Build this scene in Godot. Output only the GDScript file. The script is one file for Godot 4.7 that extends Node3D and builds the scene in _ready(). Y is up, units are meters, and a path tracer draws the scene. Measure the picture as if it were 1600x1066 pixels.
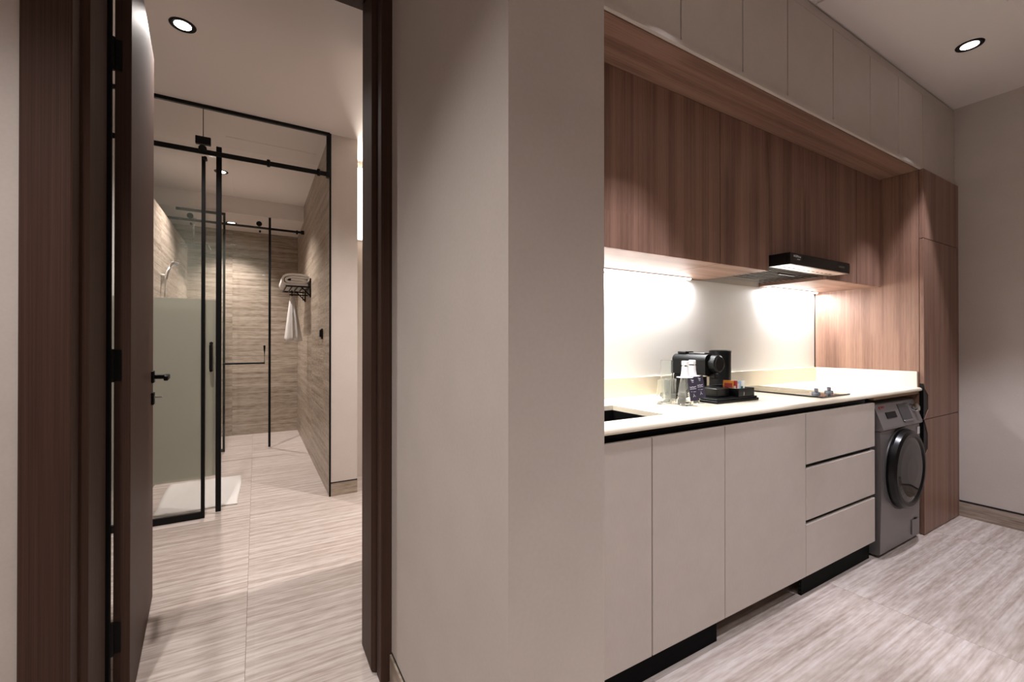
extends Node3D

const CEIL := 2.714
var taken := {}
var M := {}
var rng := RandomNumberGenerator.new()

# ------------------------------------------------------------------ helpers
func numbered(n: String) -> String:
	if not taken.has(n):
		taken[n] = 0
		return n
	taken[n] += 1
	return "%s_%03d" % [n, taken[n]]

func thing(called: String, label: String, category: String, at := Vector3.ZERO, group := "", turn := 0.0) -> Node3D:
	var o := Node3D.new()
	o.name = numbered(called)
	add_child(o)
	o.position = at
	o.rotation.y = turn
	o.set_meta("label", label)
	o.set_meta("category", category)
	if group != "":
		o.set_meta("group", group)
	return o

func struct(called: String, label: String, category: String, at := Vector3.ZERO) -> Node3D:
	var o := thing(called, label, category, at)
	o.set_meta("kind", "structure")
	return o

func put(parent: Node3D, called: String, mesh: Mesh, mat: Material, at := Vector3.ZERO) -> MeshInstance3D:
	var o := MeshInstance3D.new()
	o.name = called
	o.mesh = mesh
	o.material_override = mat
	o.cast_shadow = GeometryInstance3D.SHADOW_CASTING_SETTING_ON
	parent.add_child(o, true)
	o.position = at
	return o

func origin_of(n: Node) -> Vector3:
	var p := Vector3.ZERO
	while n is Node3D and n != self:
		p += n.position
		n = n.get_parent()
	return p

func tri(st: SurfaceTool, a: Vector3, b: Vector3, c: Vector3, out: Vector3) -> void:
	var n := (b - a).cross(c - a)
	if n.length_squared() < 1e-16:
		return
	n = n.normalized()
	if n.dot(out) < 0.0:
		n = -n
		var t := b
		b = c
		c = t
	# clockwise seen from outside
	for v in [a, c, b]:
		st.set_normal(n)
		st.add_vertex(v)

func quad(st: SurfaceTool, a: Vector3, b: Vector3, c: Vector3, d: Vector3, out: Vector3) -> void:
	tri(st, a, b, c, out)
	tri(st, a, c, d, out)

func tool() -> SurfaceTool:
	var st := SurfaceTool.new()
	st.begin(Mesh.PRIMITIVE_TRIANGLES)
	return st

# chamfered box around c
func add_box(st: SurfaceTool, c: Vector3, s: Vector3, bev := 0.0) -> void:
	var h := s * 0.5
	var b := minf(bev, minf(h.x, minf(h.y, h.z)) * 0.49)
	if b <= 0.0:
		for ax in 3:
			for sg in [-1.0, 1.0]:
				var n := Vector3.ZERO
				n[ax] = sg
				var u := Vector3.ZERO
				u[(ax + 1) % 3] = h[(ax + 1) % 3]
				var v := Vector3.ZERO
				v[(ax + 2) % 3] = h[(ax + 2) % 3]
				var o := c + n * h[ax]
				quad(st, o - u - v, o + u - v, o + u + v, o - u + v, n)
		return
	for ax in 3:
		var i := (ax + 1) % 3
		var j := (ax + 2) % 3
		for sg in [-1.0, 1.0]:
			var n := Vector3.ZERO
			n[ax] = sg
			var u := Vector3.ZERO
			u[i] = h[i] - b
			var v := Vector3.ZERO
			v[j] = h[j] - b
			var o := c + n * h[ax]
			quad(st, o - u - v, o + u - v, o + u + v, o - u + v, n)
		for si in [-1.0, 1.0]:
			for sj in [-1.0, 1.0]:
				var a := Vector3.ZERO
				a[ax] = h[ax] - b
				var p := Vector3.ZERO
				p[i] = si * h[i]
				p[j] = sj * (h[j] - b)
				var q := Vector3.ZERO
				q[i] = si * (h[i] - b)
				q[j] = sj * h[j]
				var nn := Vector3.ZERO
				nn[i] = si
				nn[j] = sj
				quad(st, c + p - a, c + p + a, c + q + a, c + q - a, nn)
	for sx in [-1.0, 1.0]:
		for sy in [-1.0, 1.0]:
			for sz in [-1.0, 1.0]:
				tri(st, c + Vector3(sx * h.x, sy * (h.y - b), sz * (h.z - b)), c + Vector3(sx * (h.x - b), sy * h.y, sz * (h.z - b)), c + Vector3(sx * (h.x - b), sy * (h.y - b), sz * h.z), Vector3(sx, sy, sz))

var box_cache := {}
func box_mesh(s: Vector3, bev := 0.0) -> Mesh:
	var key := "%.4f %.4f %.4f %.4f" % [s.x, s.y, s.z, bev]
	if not box_cache.has(key):
		var st := tool()
		add_box(st, Vector3.ZERO, s, bev)
		box_cache[key] = st.commit()
	return box_cache[key]

# box between two world corners, as a part of parent
func bx(parent: Node3D, called: String, x0: float, y0: float, z0: float, x1: float, y1: float, z1: float, mat: Material, bev := 0.0) -> MeshInstance3D:
	var a := Vector3(minf(x0, x1), minf(y0, y1), minf(z0, z1))
	var b := Vector3(maxf(x0, x1), maxf(y0, y1), maxf(z0, z1))
	return put(parent, called, box_mesh(b - a, bev), mat, (a + b) * 0.5 - origin_of(parent))

# surface of revolution about local y; pts = (radius, height)
func lathe(pts: Array, seg := 32) -> Mesh:
	var st := tool()
	st.set_smooth_group(0)
	for i in pts.size() - 1:
		var p: Vector2 = pts[i]
		var q: Vector2 = pts[i + 1]
		var n2 := Vector2(q.y - p.y, p.x - q.x)
		if n2.length() < 1e-9:
			continue
		n2 = n2.normalized()
		for k in seg:
			var a0 := TAU * k / seg
			var a1 := TAU * (k + 1) / seg
			var c0 := Vector3(cos(a0), 0, sin(a0))
			var c1 := Vector3(cos(a1), 0, sin(a1))
			var vs := [c0 * p.x + Vector3.UP * p.y, c1 * p.x + Vector3.UP * p.y, c1 * q.x + Vector3.UP * q.y, c0 * q.x + Vector3.UP * q.y]
			var ns := [c0 * n2.x + Vector3.UP * n2.y, c1 * n2.x + Vector3.UP * n2.y, c1 * n2.x + Vector3.UP * n2.y, c0 * n2.x + Vector3.UP * n2.y]
			for f in [[0, 1, 2], [0, 2, 3]]:
				var e1: Vector3 = vs[f[1]] - vs[f[0]]
				var e2: Vector3 = vs[f[2]] - vs[f[0]]
				var order: Array = f
				if e1.cross(e2).dot(ns[f[0]] + ns[f[2]]) > 0.0:
					order = [f[0], f[2], f[1]]
				for v in order:
					st.set_normal(ns[v])
					st.add_vertex(vs[v])
	return st.commit()

# polygon in the x-y plane pushed from z0 to z1
func extrude(poly: PackedVector2Array, z0: float, z1: float, axes := 0) -> Mesh:
	var st := tool()
	var at := func(p: Vector2, z: float) -> Vector3:
		return Vector3(p.x, p.y, z) if axes == 0 else Vector3(z, p.y, p.x)
	var idx := Geometry2D.triangulate_polygon(poly)
	var dir: Vector3 = at.call(Vector2.ZERO, 1.0)
	for i in range(0, idx.size(), 3):
		tri(st, at.call(poly[idx[i]], z1), at.call(poly[idx[i + 1]], z1), at.call(poly[idx[i + 2]], z1), dir * signf(z1 - z0))
		tri(st, at.call(poly[idx[i]], z0), at.call(poly[idx[i + 1]], z0), at.call(poly[idx[i + 2]], z0), -dir * signf(z1 - z0))
	var cw := Geometry2D.is_polygon_clockwise(poly)
	for i in poly.size():
		var p := poly[i]
		var q := poly[(i + 1) % poly.size()]
		var n := Vector2(q.y - p.y, p.x - q.x)
		if cw:
			n = -n
		quad(st, at.call(p, z0), at.call(q, z0), at.call(q, z1), at.call(p, z1), at.call(n, 0.0))
	return st.commit()

# round tube through points
func tube(pts: Array, r: float, seg := 12) -> Mesh:
	var st := tool()
	var rings := []
	for i in pts.size():
		var t: Vector3 = (pts[mini(i + 1, pts.size() - 1)] - pts[maxi(i - 1, 0)]).normalized()
		var up := Vector3.UP if absf(t.y) < 0.9 else Vector3.RIGHT
		var s := t.cross(up).normalized()
		var w := s.cross(t).normalized()
		var ring := []
		for k in seg:
			var a := TAU * k / seg
			ring.append([pts[i] + (s * cos(a) + w * sin(a)) * r, s * cos(a) + w * sin(a)])
		rings.append(ring)
	for i in pts.size() - 1:
		for k in seg:
			var l := (k + 1) % seg
			var vs := [rings[i][k], rings[i][l], rings[i + 1][l], rings[i + 1][k]]
			for f in [[0, 1, 2], [0, 2, 3]]:
				var e1: Vector3 = vs[f[1]][0] - vs[f[0]][0]
				var e2: Vector3 = vs[f[2]][0] - vs[f[0]][0]
				var order: Array = f
				if e1.cross(e2).dot(vs[f[0]][1] + vs[f[2]][1]) > 0.0:
					order = [f[0], f[2], f[1]]
				for v in order:
					st.set_normal(vs[v][1])
					st.add_vertex(vs[v][0])
	for e in [0, pts.size() - 1]:
		var out: Vector3 = (pts[0] - pts[1]) if e == 0 else (pts[e] - pts[e - 1])
		for k in seg:
			tri(st, pts[e], rings[e][k][0], rings[e][(k + 1) % seg][0], out)
	return st.commit()

# a printed rectangle with uv: corner o, edges u (to the right) and v (down)
func print_quad(o: Vector3, u: Vector3, v: Vector3) -> Mesh:
	var st := tool()
	var n := v.cross(u).normalized()
	var c := [o, o + u, o + u + v, o + v]
	var t := [Vector2(0, 0), Vector2(1, 0), Vector2(1, 1), Vector2(0, 1)]
	for i in [0, 1, 2, 0, 2, 3]:
		st.set_normal(n)
		st.set_uv(t[i])
		st.add_vertex(c[i])
	return st.commit()

# ------------------------------------------------------------------ materials
func rgb(r: float, g: float, b: float, a := 1.0) -> Color:
	return Color(r / 255.0, g / 255.0, b / 255.0, a)

func plain(called: String, c: Color, rough: float, metal := 0.0, spec := 0.5) -> StandardMaterial3D:
	var m := StandardMaterial3D.new()
	m.resource_name = called
	m.albedo_color = c
	m.roughness = rough
	m.metallic = metal
	m.metallic_specular = spec
	return m

func layer(w: int, h: int, sx: int, sy: int, freq: float, sd: int, oct := 4) -> PackedByteArray:
	var n := FastNoiseLite.new()
	n.seed = sd
	n.noise_type = FastNoiseLite.TYPE_SIMPLEX_SMOOTH
	n.frequency = freq
	n.fractal_octaves = oct
	var im := n.get_seamless_image(w / sx, h / sy)
	im.resize(w, h, Image.INTERPOLATE_CUBIC)
	im.convert(Image.FORMAT_L8)
	return im.get_data()

# layers: [bytes, weight]; ramp of colours
func mixed(w: int, h: int, layers: Array, stops: Array) -> ImageTexture:
	var g := Gradient.new()
	g.offsets = PackedFloat32Array(stops.map(func(s): return s[0]))
	g.colors = PackedColorArray(stops.map(func(s): return s[1]))
	var lut := PackedByteArray()
	lut.resize(768)
	for i in 256:
		var c := g.sample(i / 255.0)
		lut[i * 3] = int(c.r * 255.0)
		lut[i * 3 + 1] = int(c.g * 255.0)
		lut[i * 3 + 2] = int(c.b * 255.0)
	var out := PackedByteArray()
	out.resize(w * h * 3)
	var k := layers.size()
	var d0: PackedByteArray = layers[0][0]
	var w0: float = layers[0][1]
	var d1: PackedByteArray = layers[1][0]
	var w1: float = layers[1][1]
	var d2: PackedByteArray = layers[2][0] if k > 2 else d0
	var w2: float = layers[2][1] if k > 2 else 0.0
	for i in w * h:
		var t := clampi(int(d0[i] * w0 + d1[i] * w1 + d2[i] * w2), 0, 255) * 3
		out[i * 3] = lut[t]
		out[i * 3 + 1] = lut[t + 1]
		out[i * 3 + 2] = lut[t + 2]
	return ImageTexture.create_from_image(Image.create_from_data(w, h, false, Image.FORMAT_RGB8, out))

func tiled(called: String, tex: Texture2D, scale: Vector3, rough: float, offset := Vector3.ZERO, spec := 0.5) -> StandardMaterial3D:
	var m := plain(called, Color.WHITE, rough, 0.0, spec)
	m.albedo_texture = tex
	m.uv1_triplanar = true
	m.uv1_world_triplanar = true
	m.uv1_triplanar_sharpness = 8.0
	m.uv1_scale = scale
	m.uv1_offset = offset
	return m

func glow(called: String, c: Color, e: float) -> StandardMaterial3D:
	var m := plain(called, c, 0.4)
	m.emission_enabled = true
	m.emission = c
	m.emission_energy_multiplier = e
	return m

func marks_texture(w: int, h: int, base: Color, ink: Color, rects: Array) -> ImageTexture:
	var im := Image.create(w, h, false, Image.FORMAT_RGB8)
	im.fill(base)
	for r in rects:
		im.fill_rect(Rect2i(r[0], r[1], r[2], r[3]), r[4] if r.size() > 4 else ink)
	return ImageTexture.create_from_image(im)

func make_materials() -> void:
	# vertical wood grain (streaks along v) and lying grain (streaks along u)
	var stops := [[0.0, rgb(88, 63, 52)], [0.35, rgb(120, 90, 76)], [0.6, rgb(142, 110, 94)], [1.0, rgb(160, 128, 110)]]
	var wv := mixed(1024, 1024, [[layer(1024, 1024, 1, 32, 0.012, 3, 3), 0.5], [layer(1024, 1024, 1, 64, 0.09, 5, 3), 0.32], [layer(1024, 1024, 1, 12, 0.3, 9, 2), 0.2]], stops)
	var wh := mixed(1024, 1024, [[layer(1024, 1024, 32, 1, 0.012, 13, 3), 0.5], [layer(1024, 1024, 64, 1, 0.09, 15, 3), 0.32], [layer(1024, 1024, 12, 1, 0.3, 19, 2), 0.2]], stops)
	for i in 4:
		M["wood%d" % i] = tiled("walnut veneer", wv, Vector3(0.8, 0.42, 0.8), 0.45, Vector3(0.237 * i, 0.31 * i, 0.41 * i), 0.4)
	M.wood_lying = tiled("walnut veneer", wh, Vector3(0.42, 1.0, 1.0), 0.45, Vector3.ZERO, 0.4)
	var dstops := [[0.0, rgb(52, 37, 31)], [0.45, rgb(70, 50, 42)], [1.0, rgb(92, 69, 59)]]
	var dv := mixed(1024, 512, [[layer(1024, 512, 1, 32, 0.03, 23, 3), 0.3], [layer(1024, 512, 1, 64, 0.2, 25, 3), 0.5], [layer(1024, 512, 1, 16, 0.4, 29, 2), 0.2]], dstops)
	M.dark_wood = tiled("dark stained wood", dv, Vector3(1.6, 0.5, 1.6), 0.52, Vector3.ZERO, 0.28)
	# streaked travertine look: floor and wall tiles, bands along u
	var fl := [layer(1024, 1024, 24, 1, 0.022, 33, 4), layer(1024, 1024, 32, 1, 0.1, 35, 3), layer(1024, 1024, 3, 1, 0.05, 39, 5)]
	var ftex := mixed(1024, 1024, [[fl[0], 0.42], [fl[1], 0.26], [fl[2], 0.32]], [[0.2, rgb(158, 143, 133)], [0.42, rgb(183, 170, 162)], [0.58, rgb(199, 188, 181)], [0.8, rgb(214, 206, 201)]])
	var wtex := mixed(1024, 1024, [[fl[0], 0.42], [fl[1], 0.26], [fl[2], 0.32]], [[0.2, rgb(113, 98, 85)], [0.42, rgb(148, 134, 119)], [0.58, rgb(166, 152, 137)], [0.8, rgb(185, 172, 158)]])
	for i in 3:
		M["floor%d" % i] = tiled("travertine floor tile", ftex, Vector3(0.5, 0.5, 1.05), 0.32, Vector3(0.13 * i, 0.0, 0.37 * i), 0.45)
		M["stone%d" % i] = tiled("travertine wall tile", wtex, Vector3(0.45, 0.8, 0.45), 0.38, Vector3(0.21 * i, 0.29 * i, 0.17 * i), 0.4)
	M.grout = plain("grout", rgb(118, 103, 92), 0.9)
	# paint
	var speck := layer(512, 512, 1, 1, 0.2, 51, 3)
	var cloud := layer(512, 512, 1, 1, 0.01, 53, 3)
	var paint := mixed(512, 512, [[speck, 0.5], [cloud, 0.5]], [[0.0, rgb(194, 185, 177)], [0.5, rgb(199, 190, 182)], [1.0, rgb(204, 195, 187)]])
	M.paint = tiled("taupe wall paint", paint, Vector3(0.8, 0.8, 0.8), 0.85, Vector3.ZERO, 0.3)
	M.ceiling = plain("ceiling paint", rgb(222, 214, 209), 0.9, 0.0, 0.3)
	M.seam = plain("shadow gap", rgb(30, 26, 24), 0.8)
	# cabinets
	var lam := mixed(512, 512, [[layer(512, 512, 1, 8, 0.3, 61, 2), 0.6], [cloud, 0.4]], [[0.0, rgb(188, 178, 169)], [1.0, rgb(199, 189, 180)]])
	M.beige = tiled("beige laminate", lam, Vector3(1.5, 1.5, 1.5), 0.5, Vector3.ZERO, 0.35)
	M.carcass = plain("cabinet carcass board", rgb(120, 104, 92), 0.7)
	M.carcass_gap_shade = plain("carcass board with gap shade", rgb(60, 52, 46), 0.8)  # board colour darkened to carry the shade in the gaps between doors
	M.black = plain("matt black metal", rgb(13, 13, 14), 0.42, 0.0, 0.3)
	M.black_gloss = plain("gloss black", rgb(11, 11, 12), 0.28, 0.0, 0.4)
	M.black_plinth = plain("black plinth board", rgb(11, 11, 12), 0.6, 0.0, 0.15)
	M.quartz = plain("cream quartz", rgb(234, 224, 203), 0.22, 0.0, 0.5)
	M.splash = plain("painted splashback", rgb(234, 231, 226), 0.45, 0.0, 0.4)
	M.steel = plain("brushed steel", rgb(190, 188, 184), 0.32, 1.0)
	M.chrome = plain("chrome", rgb(225, 225, 225), 0.08, 1.0)
	M.washer = plain("silver grey enamel", rgb(128, 124, 124), 0.36, 0.55)
	M.washer_dark = plain("dark grey plastic", rgb(62, 60, 60), 0.4)
	M.grey_plastic = plain("grey plastic", rgb(140, 142, 147), 0.4)
	M.red = plain("red print", rgb(150, 40, 38), 0.6)
	M.white = plain("white plastic", rgb(235, 235, 235), 0.5)
	M.brass_wood = plain("batten", rgb(150, 125, 98), 0.7)
	var gl := plain("clear glass", Color(0.80, 0.86, 0.80, 0.02), 0.0, 0.0, 0.35)
	gl.transparency = BaseMaterial3D.TRANSPARENCY_ALPHA
	M.glass = gl
	var fr := plain("frosted film", Color(0.76, 0.76, 0.71, 0.42), 0.55)
	fr.transparency = BaseMaterial3D.TRANSPARENCY_ALPHA
	fr.refraction_enabled = true
	fr.refraction_scale = 0.01
	M.frost = fr
	var dr := plain("drinking glass", Color(0.97, 0.98, 0.97, 0.03), 0.0)
	dr.transparency = BaseMaterial3D.TRANSPARENCY_ALPHA
	dr.refraction_enabled = true
	dr.refraction_scale = 0.045
	M.tumbler = dr
	var towel := plain("white terry", rgb(232, 228, 224), 0.95, 0.0, 0.2)
	towel.rim_enabled = true
	towel.rim = 0.3
	var nt := NoiseTexture2D.new()
	nt.width = 256
	nt.height = 256
	nt.seamless = true
	var fn := FastNoiseLite.new()
	fn.seed = 71
	fn.frequency = 0.15
	nt.noise = fn
	nt.as_normal_map = true
	nt.bump_strength = 6.0
	towel.normal_enabled = true
	towel.normal_texture = nt
	towel.normal_scale = 0.6
	towel.uv1_triplanar = true
	towel.uv1_scale = Vector3(12, 12, 12)
	M.towel = towel
	M.lamp_face = glow("lamp face", Color(1.0, 0.97, 0.95), 9.0)
	M.led_face = glow("led face", Color(1.0, 0.99, 0.98), 14.0)

# ------------------------------------------------------------------ lamps
const DOWN_E := 5.2
func downlight(at: Vector3, label: String, group: String, e := DOWN_E, ang := 50.0, col := Color(0.965, 0.955, 1.0), soft := 0.85) -> Node3D:
	var t := thing("ceiling_downlight", label, "downlight", at, group)
	put(t, "trim_ring", lathe([Vector2(0.040, 0.0), Vector2(0.036, -0.002), Vector2(0.046, -0.005), Vector2(0.054, -0.004), Vector2(0.056, 0.0)], 40), M.black)
	put(t, "reflector", lathe([Vector2(0.040, -0.0005), Vector2(0.038, 0.004), Vector2(0.0385, 0.0045)], 40), M.black)
	put(t, "lamp_face", lathe([Vector2(0.0, -0.0006), Vector2(0.040, -0.0006), Vector2(0.040, 0.0004), Vector2(0.0, 0.0004)], 40), M.lamp_face)
	var l := SpotLight3D.new()
	l.name = "lamp_light"
	l.light_energy = e
	l.light_color = col
	l.spot_angle = ang
	l.spot_angle_attenuation = soft
	l.spot_range = 12.0
	l.spot_attenuation = 2.0
	l.light_size = 0.03
	l.shadow_enabled = true
	t.add_child(l)
	l.position = Vector3(0, -0.012, 0)
	l.rotation.x = -PI / 2
	return t

func led_strip(x0: float, x1: float, y: float, z: float, label: String, e: float) -> void:
	var t := thing("led_strip_light", label, "strip light", Vector3((x0 + x1) * 0.5, y, z), "strip lights under the wall cupboards")
	bx(t, "profile", x0, y - 0.004, z - 0.010, x1, y, z + 0.010, M.white, 0.001)
	var arc := PackedVector2Array()
	for k in 9:
		var a := PI + PI * k / 8.0
		arc.append(Vector2(cos(a) * 0.008, -0.0042 + sin(a) * 0.008))
	put(t, "lamp_diffuser", extrude(arc, x0 - (x0 + x1) * 0.5 + 0.005, (x1 - x0) * 0.5 - 0.005, 1), M.led_face)
	var l := AreaLight3D.new()
	l.name = "lamp_light"
	l.area_size = Vector2(x1 - x0 - 0.01, 0.012)
	l.light_energy = e
	l.light_color = Color(0.985, 0.99, 1.0)
	l.area_range = 8.0
	l.shadow_enabled = true
	t.add_child(l)
	l.position = Vector3(0, -0.0135, 0)
	l.rotation.x = -PI / 2

# ------------------------------------------------------------------ scene
func _ready() -> void:
	rng.seed = 7
	var cam := Camera3D.new()
	cam.name = "camera"
	add_child(cam)
	cam.position = Vector3(0, 1.15, 0)
	cam.rotation = Vector3(deg_to_rad(0.21), deg_to_rad(-30.35), 0)
	cam.fov = rad_to_deg(2.0 * atan(533.0 / 684.0))
	cam.near = 0.02
	cam.current = true
	var we := WorldEnvironment.new()
	we.name = "environment"
	var env := Environment.new()
	env.background_mode = Environment.BG_COLOR
	env.background_color = Color(0, 0, 0)
	env.ambient_light_source = Environment.AMBIENT_SOURCE_DISABLED
	env.tonemap_mode = Environment.TONE_MAPPER_LINEAR
	env.tonemap_exposure = 1.0
	env.sdfgi_enabled = true
	env.ssao_enabled = true
	env.ssil_enabled = true
	we.environment = env
	add_child(we)
	make_materials()
	lights()
	shell()
	doorway()
	bathroom()
	kitchen_base()
	kitchen_upper()
	tall_and_washer()
	worktop_things()

func lights() -> void:
	var bath := Color(1.0, 0.965, 0.945)
	var hall := Color(1.0, 0.975, 0.97)
	downlight(Vector3(3.236, CEIL, -0.765), "round black-rimmed ceiling downlight above the tall wood cupboard", "", 3.5, 27.0, Color(0.965, 0.955, 1.0), 0.4)
	downlight(Vector3(1.2, CEIL, -0.765), "round black-rimmed ceiling downlight above the sink", "", 3.3, 27.0, Color(0.965, 0.955, 1.0), 0.4)
	downlight(Vector3(-0.48, CEIL, -0.72), "round black-rimmed ceiling downlight in the passage outside the bathroom door", "", 3.4, 47.0, hall)
	downlight(Vector3(0.15, CEIL, 0.75), "added unseen ceiling downlight brightening the wall end where the passage meets the kitchen", "", 3.6, 55.0, hall)  # added lamp out of view, brightens the passage wall end
	downlight(Vector3(2.1, CEIL, 0.1), "added unseen ceiling downlight brightening the cupboard fronts from the middle of the room", "", 3.2, 55.0, Color(0.985, 0.975, 1.0))  # added room lamp out of view, lifts the base cupboard fronts
	downlight(Vector3(-0.313, CEIL, -2.675), "round black-rimmed ceiling downlight just inside the bathroom door", "", 3.2, 65.0, bath)
	downlight(Vector3(-0.275, CEIL, -4.795), "round black-rimmed ceiling downlight between the two glass screens", "", 3.6, 60.0, bath, 0.6)
	downlight(Vector3(-0.246, 2.54, -6.02), "round black-rimmed downlight in the lowered shower ceiling", "", 3.4, 52.0, bath)
	downlight(Vector3(1.25, CEIL, -2.45), "round black-rimmed ceiling downlight in the washbasin bay of the bathroom", "", 4.4, 62.0, bath)

func wall(called: String, label: String, x0: float, y0: float, z0: float, x1: float, y1: float, z1: float, mat: Material) -> Node3D:
	var t := struct(called, label, "wall", Vector3((x0 + x1) * 0.5, y0, (z0 + z1) * 0.5))
	bx(t, "wall_body", x0, y0, z0, x1, y1, z1, mat)
	return t

func shell() -> void:
	# floor with separate tiles, joints running with the rooms
	var f := struct("floor", "pale streaked travertine tile floor running through kitchen and bathroom", "floor", Vector3(1.2, -0.1, -2))
	bx(f, "screed", -1.9, -0.1, -6.6, 4.2, -0.0095, 2.6, M.grout)
	var n := 0
	for ix in range(-2, 4):
		for iz in range(-11, 5):
			var x0 := maxf(-0.03 + 1.2 * ix, -1.9)
			var x1 := minf(-0.03 + 1.2 * (ix + 1), 4.2)
			var z0 := maxf(-0.44 + 0.6 * iz, -6.6)
			var z1 := minf(-0.44 + 0.6 * (iz + 1), 2.6)
			if x1 - x0 < 0.05 or z1 - z0 < 0.05:
				continue
			if z1 < -1.9 and x0 > 2.5:
				continue
			bx(f, "tile", x0 + 0.0005, -0.0095, z0 + 0.0001, x1 - 0.0005, 0.0, z1 - 0.0001, M["floor%d" % ((ix + 30) % 3)])
			n += 1
	var c := struct("ceiling", "plain taupe white plasterboard ceiling", "ceiling", Vector3(1.2, CEIL, -2))
	bx(c, "board", -1.9, CEIL, -6.6, 4.2, CEIL + 0.12, 2.6, M.ceiling)
	# walls of the passage and the kitchen
	wall("wall_doorway_left", "taupe painted wall beside the dark wood door frame", -1.8, 0, -1.77, -0.489, CEIL, -1.505, M.paint)
	wall("wall_doorway_above", "taupe painted wall over the dark wood door frame", -0.489, 2.52, -1.77, 0.401, CEIL, -1.505, M.paint)
	wall("wall_passage", "taupe painted wall end between the bathroom door and the kitchen", 0.401, 0, -1.77, 0.634, CEIL, -0.698, M.paint)
	wall("wall_kitchen_back", "painted wall behind the kitchen cupboards", 0.634, 0, -1.77, 4.16, CEIL, -1.605, M.paint)
	wall("wall_kitchen_end", "taupe painted wall beside the tall wood cupboard", 4.04, 0, -1.605, 4.16, CEIL, 2.5, M.paint)
	wall("wall_rear", "taupe painted wall across the room from the kitchen", -1.8, 0, 2.4, 4.16, CEIL, 2.52, M.paint)
	wall("wall_passage_far", "taupe painted wall at the end of the passage", -1.92, 0, -1.77, -1.8, CEIL, 2.52, M.paint)
	# baseboards
	var b1 := struct("baseboard_passage", "low streaked stone skirting along the passage wall", "skirting", Vector3(0.396, 0, -1.1))
	bx(b1, "board", 0.393, 0, -1.49, 0.401, 0.094, -0.690, M.stone0)
	bx(b1, "shadow_gap", 0.399, 0.094, -1.49, 0.4015, 0.100, -0.692, M.seam)
	var b1b := struct("baseboard_passage_end", "low streaked stone skirting on the wall end", "skirting", Vector3(0.52, 0, -0.694))
	bx(b1b, "board", 0.401, 0, -0.698, 0.634, 0.094, -0.690, M.stone0)
	var b2 := struct("baseboard_kitchen", "low streaked stone skirting with black line under the kitchen end wall", "skirting", Vector3(4.036, 0, 0))
	bx(b2, "board", 4.032, 0, -1.012, 4.04, 0.094, 2.4, M.stone1)
	bx(b2, "shadow_gap", 4.0385, 0.094, -1.012, 4.0405, 0.106, 2.4, M.seam)
	# access panels in the kitchen ceiling
	var h := struct("trim_1", "flush plasterboard access panel in the kitchen ceiling", "ceiling panel", Vector3(2.57, CEIL, -0.8))
	bx(h, "panel", 2.225, CEIL - 0.010, -1.026, 2.965, CEIL, -0.575, M.ceiling, 0.002)
	var h2 := struct("trim_2", "flush plasterboard access panel by the kitchen downlight", "ceiling panel", Vector3(3.4, CEIL, -0.3))
	bx(h2, "panel", 2.975, CEIL - 0.003, -0.568, 3.9, CEIL, 0.1, M.ceiling, 0.001)

func doorway() -> void:
	var fr := struct("trim_3", "dark stained wood door frame of the bathroom doorway", "door frame", Vector3(0, 0, -1.6))
	var D: Material = M.dark_wood
	# left side: casing, rounded stop, rebate
	bx(fr, "casing", -0.489, 0, -1.5495, -0.396, 2.52, -1.493, D, 0.003)
	bx(fr, "door_stop", -0.489, 0, -1.727, -0.380, 2.43, -1.553, D, 0.012)
	bx(fr, "jamb", -0.489, 0, -1.77, -0.396, 2.45, -1.7275, D)
	bx(fr, "seal", -0.396, 0, -1.746, -0.3738, 2.43, -1.7285, M.black)
	# right side
	bx(fr, "casing", 0.364, 0, -1.5495, 0.401, 2.52, -1.493, D, 0.003)
	bx(fr, "door_stop", 0.348, 0, -1.727, 0.401, 2.43, -1.553, D, 0.012)
	bx(fr, "jamb", 0.364, 0, -1.79, 0.401, 2.45, -1.7275, D)
	# head
	bx(fr, "casing", -0.396, 2.445, -1.5495, 0.364, 2.52, -1.493, D, 0.003)
	bx(fr, "door_stop", -0.380, 2.43, -1.727, 0.348, 2.52, -1.553, D, 0.004)
	bx(fr, "jamb", -0.396, 2.45, -1.77, 0.364, 2.52, -1.7275, D)
	# the leaf, swung into the bathroom
	var hinge := Vector3(-0.373, 0, -1.765)
	var d := struct("door_1", "open dark stained wood bathroom door with black lever handle", "door", hinge)
	d.rotation.y = deg_to_rad(4.9)
	put(d, "leaf", box_mesh(Vector3(0.039, 2.425, 0.755), 0.0025), D, Vector3(0.0195, 0.008 + 2.425 / 2, -0.3775))
	for y in [2.03, 1.08, 0.25]:
		var hg := put(d, "hinge", tube([Vector3(-0.004, y - 0.05, 0.006), Vector3(-0.004, y + 0.05, 0.006)], 0.007), M.black)
		put(hg, "hinge_plate", box_mesh(Vector3(0.022, 0.095, 0.0025), 0.0008), M.black, Vector3(0.007, y, 0.0022))
	# lever handle on the room face, near the free edge
	var hx := 0.039
	var hz := -0.685
	var hn := put(d, "handle", box_mesh(Vector3(0.010, 0.052, 0.052), 0.002), M.black, Vector3(hx + 0.005, 1.0, hz))
	put(hn, "neck", box_mesh(Vector3(0.050, 0.020, 0.020), 0.003), M.black, Vector3(0.030, 0, 0))
	put(hn, "lever", box_mesh(Vector3(0.016, 0.022, 0.125), 0.003), M.black, Vector3(0.050, -0.001, 0.050))
	var ro := put(d, "lock_plate", box_mesh(Vector3(0.010, 0.052, 0.052), 0.002), M.black, Vector3(hx + 0.005, 0.905, hz))
	put(ro, "thumb_turn", box_mesh(Vector3(0.030, 0.006, 0.022), 0.0015), M.steel, Vector3(0.018, 0.006, 0))

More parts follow.
